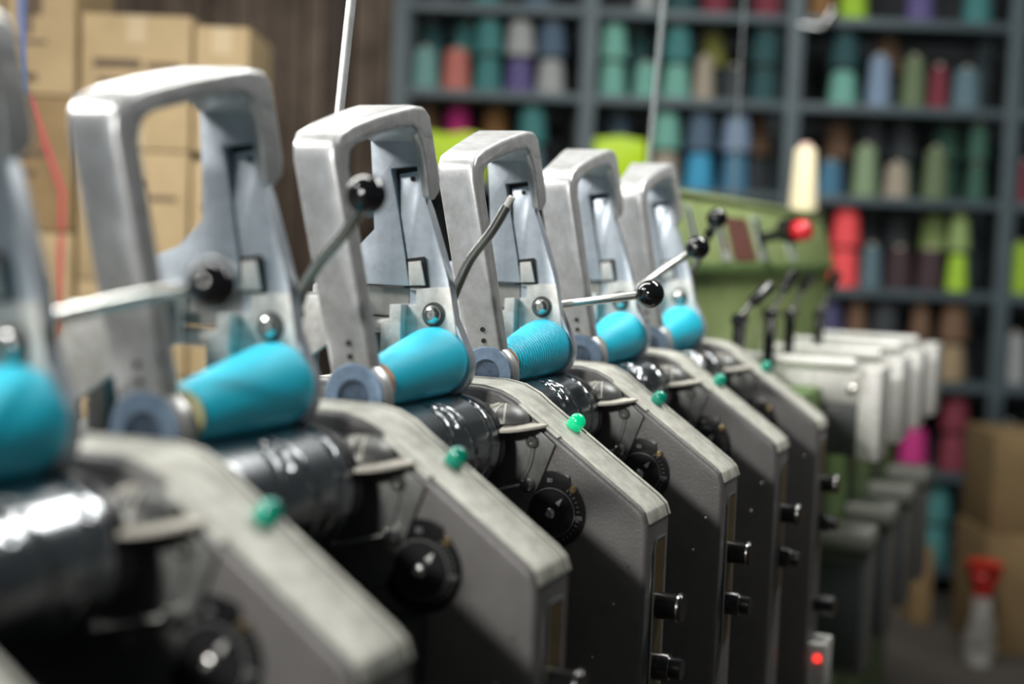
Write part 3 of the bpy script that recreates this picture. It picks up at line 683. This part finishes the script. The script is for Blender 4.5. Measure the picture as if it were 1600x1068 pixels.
ITEMS = [  # column x at mid height of its board, row, board, colours from the board up
 (5, 120, [(642, 0, ['pale teal'], 'w'), (705, 0, ['coral'], 'w'), (748, 0, ['teal', 'teal'], 'w'), (800, 0, ['purple', 'grey white'], 'w'), (848, 0, ['grey white', 'slate blue'], 'w'), (890, 0, ['blue', 'brown'], 'n'), (668, 1, ['dark teal', 'dark teal'], 'w'), (725, 1, ['charcoal', 'teal'], 'w'),
   (957, 0, ['mint green', 'mint green'], 'w'), (1010, 0, ['mint green'], 's'), (1058, 0, ['mint green', 'teal'], 'w'), (1100, 0, ['beige'], 'n'), (1122, 1, ['charcoal', 'olive yellow'], 'w'), (1195, 0, ['dark teal', 'dark teal'], 'w'), (1000, 1, ['dark teal', 'dark teal'], 'w'), (1150, 0, ['charcoal'], 's'),
   (1320, 0, ['mint green', 'dark teal'], 'w'), (1376, 0, ['pale blue'], 't'), (1430, 0, ['olive green'], 't'), (1470, 0, ['crimson'], 'n'), (1510, 0, ['steel blue'], 'w'), (1555, 0, ['straw', 'amber'], 's'), (1405, 1, ['charcoal', 'brown'], 'w'), (1485, 1, ['dark teal'], 'w')]),
 (4, 250, [(660, 1, ['charcoal', 'brown'], 'w'), (712, 1, ['brown', 'magenta'], 'w'), (772, 1, ['tan', 'amber'], 'w'), (830, 0, ['steel blue', 'teal'], 'w'), (876, 0, ['blue', 'teal'], 'w'),
   (1040, 0, ['beige', 'mint green'], 'w'), (1094, 0, ['bright blue', 'slate blue'], 'w'), (1150, 0, ['blue', 'pale blue'], 'w'), (1196, 0, ['steel blue'], 'w'), (1196, 1, ['charcoal', 'brown'], 'w'), (970, 1, ['slate blue', 'slate blue'], 'w'),
   (1300, 0, ['blue'], 's'), (1355, 0, ['pale green'], 't'), (1405, 0, ['beige'], 's'), (1465, 0, ['olive green'], 't'), (1530, 0, ['dark green', 'dark green'], 'n'), (1325, 1, ['charcoal', 'brown'], 'w'), (1430, 1, ['dark green', 'charcoal'], 'w'), (1385, 1, ['charcoal', 'charcoal'], 'w'), (1500, 1, ['dark green', 'dark green'], 'w')]),
 (3, 390, [(1322, 0, ['hot coral', 'hot coral'], 'w'), (1362, 0, ['steel blue'], 'n'), (1395, 0, ['dark maroon'], 'w'), (1445, 0, ['dark maroon'], 'w'), (1490, 0, ['lime green', 'pale lime'], 'n'), (1540, 0, ['lime green', 'lime green'], 'w'), (1420, 1, ['charcoal', 'charcoal'], 'w'), (1480, 1, ['olive green', 'pale lime'], 'w'), (1370, 1, ['brown', 'charcoal'], 'w'),
   (1100, 0, ['charcoal'], 'w'), (1160, 0, ['slate blue'], 'w')]),
 (2, 520, [(1296, 0, ['navy purple', 'navy purple'], 'w'), (1340, 0, ['beige', 'brown'], 'n'), (1384, 0, ['charcoal', 'charcoal'], 'w'), (1440, 0, ['tan', 'brown'], 'n'), (1492, 0, ['tan', 'brown'], 'w'), (1540, 0, ['grey white'], 's')]),
 (1, 660, [(1432, 0, ['magenta'], 'w'), (1330, 0, ['charcoal'], 'w'), (1380, 0, ['brown'], 'w'), (1495, 0, ['crimson', 'crimson'], 'w'), (1535, 0, ['magenta'], 'n')]),
 (0, 800, [(1466, 0, ['teal', 'teal'], 'w'), (1410, 0, ['charcoal'], 'w'), (1525, 0, ['brown'], 'w')]),
 (6, 10, [(690, 0, ['charcoal'], 'w'), (760, 0, ['teal'], 'w'), (840, 0, ['slate blue'], 'w'), (1010, 0, ['grey white'], 'n'), (1065, 0, ['dark teal'], 'w'), (1120, 0, ['crimson'], 'w'), (1200, 0, ['crimson'], 'w'), (1285, 0, ['amber'], 'w'), (1335, 0, ['lime green'], 'w'), (1440, 0, ['purple'], 'w'), (1530, 0, ['teal'], 'w')]),
]
for li, ym, L in ITEMS:
    z = LEV[li]
    for (x, row, cols, shp) in L:
        s = px_s(x, ym); up = 0; ss = s
        hmax = (LEV[li+1]-.032-z-.030)/2 if len(cols) > 1 else 9
        for n_, c in enumerate(cols):
            r = put(c, shp, ss, z, row, up=up, hmax=hmax)
            if r is None: break
            ss = RACKED[-1][6]        # the next one stands squarely on it
            up += cone_mesh(c, shp, hmax)[2]+.0125
# bay beyond the last visible post
for li, c, shp in ((5, 'charcoal', 'w'), (4, 'crimson', 'w'), (3, 'lime green', 't'), (2, 'grey white', 't'), (1, 'blue', 't'), (0, 'charcoal', 'w')):
    put(c, shp, 1.785+.09, LEV[li])
put('orange', 'w', px_s(1362, 350)-.0, LEV[3], 1)
# look-alike cones are told apart by the cone standing next to them
cnt = {}
for e in RACKED: cnt.setdefault(e[0]['label'], []).append(e)
for lab, es in cnt.items():
    if len(es) < 2: continue
    for e in es:
        nb = [(abs(q[6]-e[6]), q[1]) for q in RACKED if q[2] == e[2] and q[3] == e[3] and q[4] == e[4] and q[5] == 0 and q[1] != e[1]]
        below = [q[1] for q in RACKED if q[2] == e[2] and q[3] == e[3] and q[4] == e[4] and q[5] == 0 and abs(q[6]-e[6]) < .01 and q[0] is not e[0]]
        if e[5] and below: e[0]['label'] = lab.replace(' from planks', '')+', above a %s one' % below[0]
        elif nb: e[0]['label'] = lab.replace(' from planks', '')+', beside a %s one' % min(nb)[1]
# neon bags
for i, (xa, xb, ya, yb) in enumerate(((664, 760, 205, 306), (916, 1012, 212, 306))):
    s0, z1 = onD((xa, ya), D0+.02); s1, _ = onD((xb, ya), D0+.02); z0 = LEV[4]+.001
    def bag(bm):
        nx, nz = 10, 8
        bmesh.ops.create_grid(bm, x_segments=1, y_segments=1, size=.001)
        bm.clear()
        r = bmesh.ops.create_cube(bm, size=1); bmesh.ops.subdivide_edges(bm, edges=bm.edges[:], cuts=7, use_grid_fill=True)
        for v in bm.verts:
            x, y, zz = v.co*2
            q = .10*(1-x*x)*(1-zz*zz)
            sx = x*(1-.10*abs(zz)**6); 
            y2 = y*(.75+q*2.2)+.06*math.sin(7*x+3*zz)*(abs(y) > .9)
            z2 = zz+.06*math.sin(4.2*x+i)*(zz > .9)
            v.co = Vector(rk((s0+s1)/2+(s1-s0)/2*sx, D0+.085+y2*.058, (z0+z1)/2+(z1-z0)/2*z2 if zz > -.99 else z0))
    o = obj('yarn_bag', bag, NEON, base=rk((s0+s1)/2, D0+.085, z0))
    tag(o, ['puffy neon yellow bag on the rack bay nearest the plank wall', 'puffy neon yellow bag on the second rack bay from the plank wall'][i], 'bag', 'neon yellow bags on the rack')
# shiny clamp at the top of a rack post
cs, cz = onD((1293, 30), D0-.03)
cp = thing('metal_clamp', rk(1.02, D0-.005, cz), 'small shiny metal clamp hooked on a rack post near the top', 'clamp')
obj('clamp_bar', lambda bm: tube(bm, [rk(.992, D0-.0098, cz-.02), rk(1.012, D0-.0115, cz-.022), rk(cs-.02, D0-.03, cz-.03), rk(cs+.01, D0-.03, cz+.02)], .011, 10), STEEL, cp)
obj('clamp_head', lambda bm: sphere(bm, rk(cs+.015, D0-.03, cz+.03), .018, 16), STEEL, cp)

# ------------------------------------------------------------------ cartons
def carton(s0, s1, d0, d1, z0, z1, label, m=CARD, marks=(), tape=True, yaw=0, group='brown cartons in stacks'):
    r = thing('carton', rk((s0+s1)/2, (d0+d1)/2, z0), label, 'carton', group)
    obj('box_body', lambda bm: rbox(bm, s0, s1, d0, d1, z0, z1, .006), m, r)
    obj('flap_seam', lambda bm: rbox(bm, s0+.003, s1-.003, (d0+d1)/2-.002, (d0+d1)/2+.002, z1-.0005, z1+.0006), INK, r)
    if tape:
        sm = (s0+s1)/2
        obj('tape', lambda bm: rbox(bm, sm-.025, sm+.025, d0-.0008, d0+.002, z1-.07, z1-.002), TAPE, r)
        obj('tape', lambda bm: rbox(bm, sm-.025, sm+.025, d0-.0008, d0+.002, z0+.004, z0+.06), TAPE, r)
    for (a, b, c, d) in marks:      # fractions of the front face
        obj('printed_mark', lambda bm: rbox(bm, s0+(s1-s0)*a, s0+(s1-s0)*b, d0-.0006, d0+.001, z0+(z1-z0)*c, z0+(z1-z0)*d), INK, r)
    return r
DC = 3.6
def sp(x, y): return onD((x, y), DC)
sA, zA = sp(122, 152); sB, _ = sp(300, 100); sC, zT = sp(389, 28); zG = sp(230, 228)[1]; zL = sp(240, 440)[1]
txt = [(.12, .55, .60, .67), (.16, .45, .48, .53), (.14, .38, .28, .34), (.6, .9, .60, .65), (.62, .85, .47, .52)]
pict = [(.06, .16, .55, .85), (.22, .25, .5, .85), (.30, .52, .62, .84), (.39, .42, .42, .64), (.60, .63, .5, .85), (.70, .82, .6, .84), (.74, .77, .45, .62), (.05, .85, .38, .41), (.30, .62, .24, .30), (.44, .80, .10, .16)]
zs = [0, .29, .58, .87, zL, zG-.012, zT]
names = ['floor-level', 'second', 'third', 'fourth', 'fifth', 'topmost']
for j in range(6):
    z0, z1 = zs[j]+.001, zs[j+1]-.002
    carton(sA+.004, sB-.003, DC, DC+.34, z0, z1, '%s carton of the stack printed with dark text lines, beside the plank wall' % names[j], CARD, txt if j == 5 else [(.15, .6, .72, .77), (.15, .5, .60, .64), (.45, .55, .2, .5), (.6, .9, .62, .66)], True)
    carton(sB+.003, sC, DC+.01, DC+.34, z0, z1-.004*j, '%s carton of the narrow stack between text-printed cartons and plank wall' % names[j], CARD, [(.2, .8, .6, .64)] if j else [], True)
zs1 = [0, .31, .62, .93, 1.23, zA, zA+.33]
for j in range(6):
    z0, z1 = zs1[j]+.001, zs1[j+1]-.002
    r = carton(sA-.47, sA-.004, DC-.02, DC+.32, z0, z1, '%s carton of the strapped stack with red and blue bands' % names[j], CARD if j % 2 else CARD2, pict if j == 5 else [(.1, .3, .7, .9), (.5, .85, .55, .6), (.5, .8, .4, .45), (.2, .26, .2, .5)], True)
    if j == 5:
        s_, _ = sp(38, 60); obj('blue_strap', lambda bm: rbox(bm, s_-.008, s_+.008, DC-.023, DC-.0205, z0, z1), BSTRAP, r)
    if j in (3, 4):
        a, b = sp(50, 170), sp(102, 300)
        if j == 4:
            q = obj('red_strap', lambda bm: tube(bm, [rk(a[0], DC-.024, z1-.005), rk(b[0], DC-.024, max(b[1], z0+.03)), rk(b[0], DC-.024, z0+.004)], .006, 8), RSTRAP, r)
        else: obj('red_strap', lambda bm: tube(bm, [rk(b[0], DC-.024, z1-.004), rk(b[0]-.01, DC-.024, z0+.004)], .006, 8), RSTRAP, r)
# cartons on the right, by the rack
DR_ = 4.45
s0, zt = onD((1507, 676), DR_); _, zm = onD((1507, 832), DR_)
carton(s0+.10, s0+.56, DR_, DR_+.30, zm+.002, zt, 'upper carton of the pair standing in front of the rack', CARD2, [], True, group='cartons in front of the rack')
carton(s0+.09, s0+.56, DR_-.01, DR_+.31, .001, zm, 'lower carton of the pair standing in front of the rack', CARD2, [], True, group='cartons in front of the rack')
s1, z1 = onD((1436, 860), 4.75)
carton(s1, s0+.03, 4.78, 5.08, .001, max(z1, .2), 'low dark carton on the floor between green machine and carton pair', CARD2, [], False, group='cartons in front of the rack')
# red and pale plastic bag leaning on the lower carton
bs, bz = onD((1537, 905), DR_-.10)
bg = thing('plastic_bag', rk(bs, DR_-.10, .001), 'crumpled red and white plastic bag standing against the lower carton', 'bag')
def crumple(bm, z0, z1, r0, r1, seed):
    rnd = random.Random(seed); n = 14; m_ = 8; rings = []
    for j in range(m_+1):
        t = j/m_; R = r0+(r1-r0)*t
        rings.append([bm.verts.new(Vector(rk(bs, DR_-.10, z0+(z1-z0)*t))+Vector((math.cos(2*math.pi*i/n), math.sin(2*math.pi*i/n), 0))*R*rnd.uniform(.75, 1.15)) for i in range(n)])
    for a, b in zip(rings, rings[1:]):
        for i in range(n): bm.faces.new((a[i], a[(i+1) % n], b[(i+1) % n], b[i]))
    bm.faces.new(rings[0]); bm.faces.new(rings[-1]); bmesh.ops.recalc_face_normals(bm, faces=bm.faces[:])
obj('pale_lower', lambda bm: crumple(bm, .001, bz-.05, .05, .035, 3), mat('pale_plastic', (.35, .33, .30), 0, .4), bg)
obj('red_top', lambda bm: crumple(bm, bz-.05, bz+.055, .030, .06, 5), mat('red_film', (.6, .03, .02), 0, .35), bg)
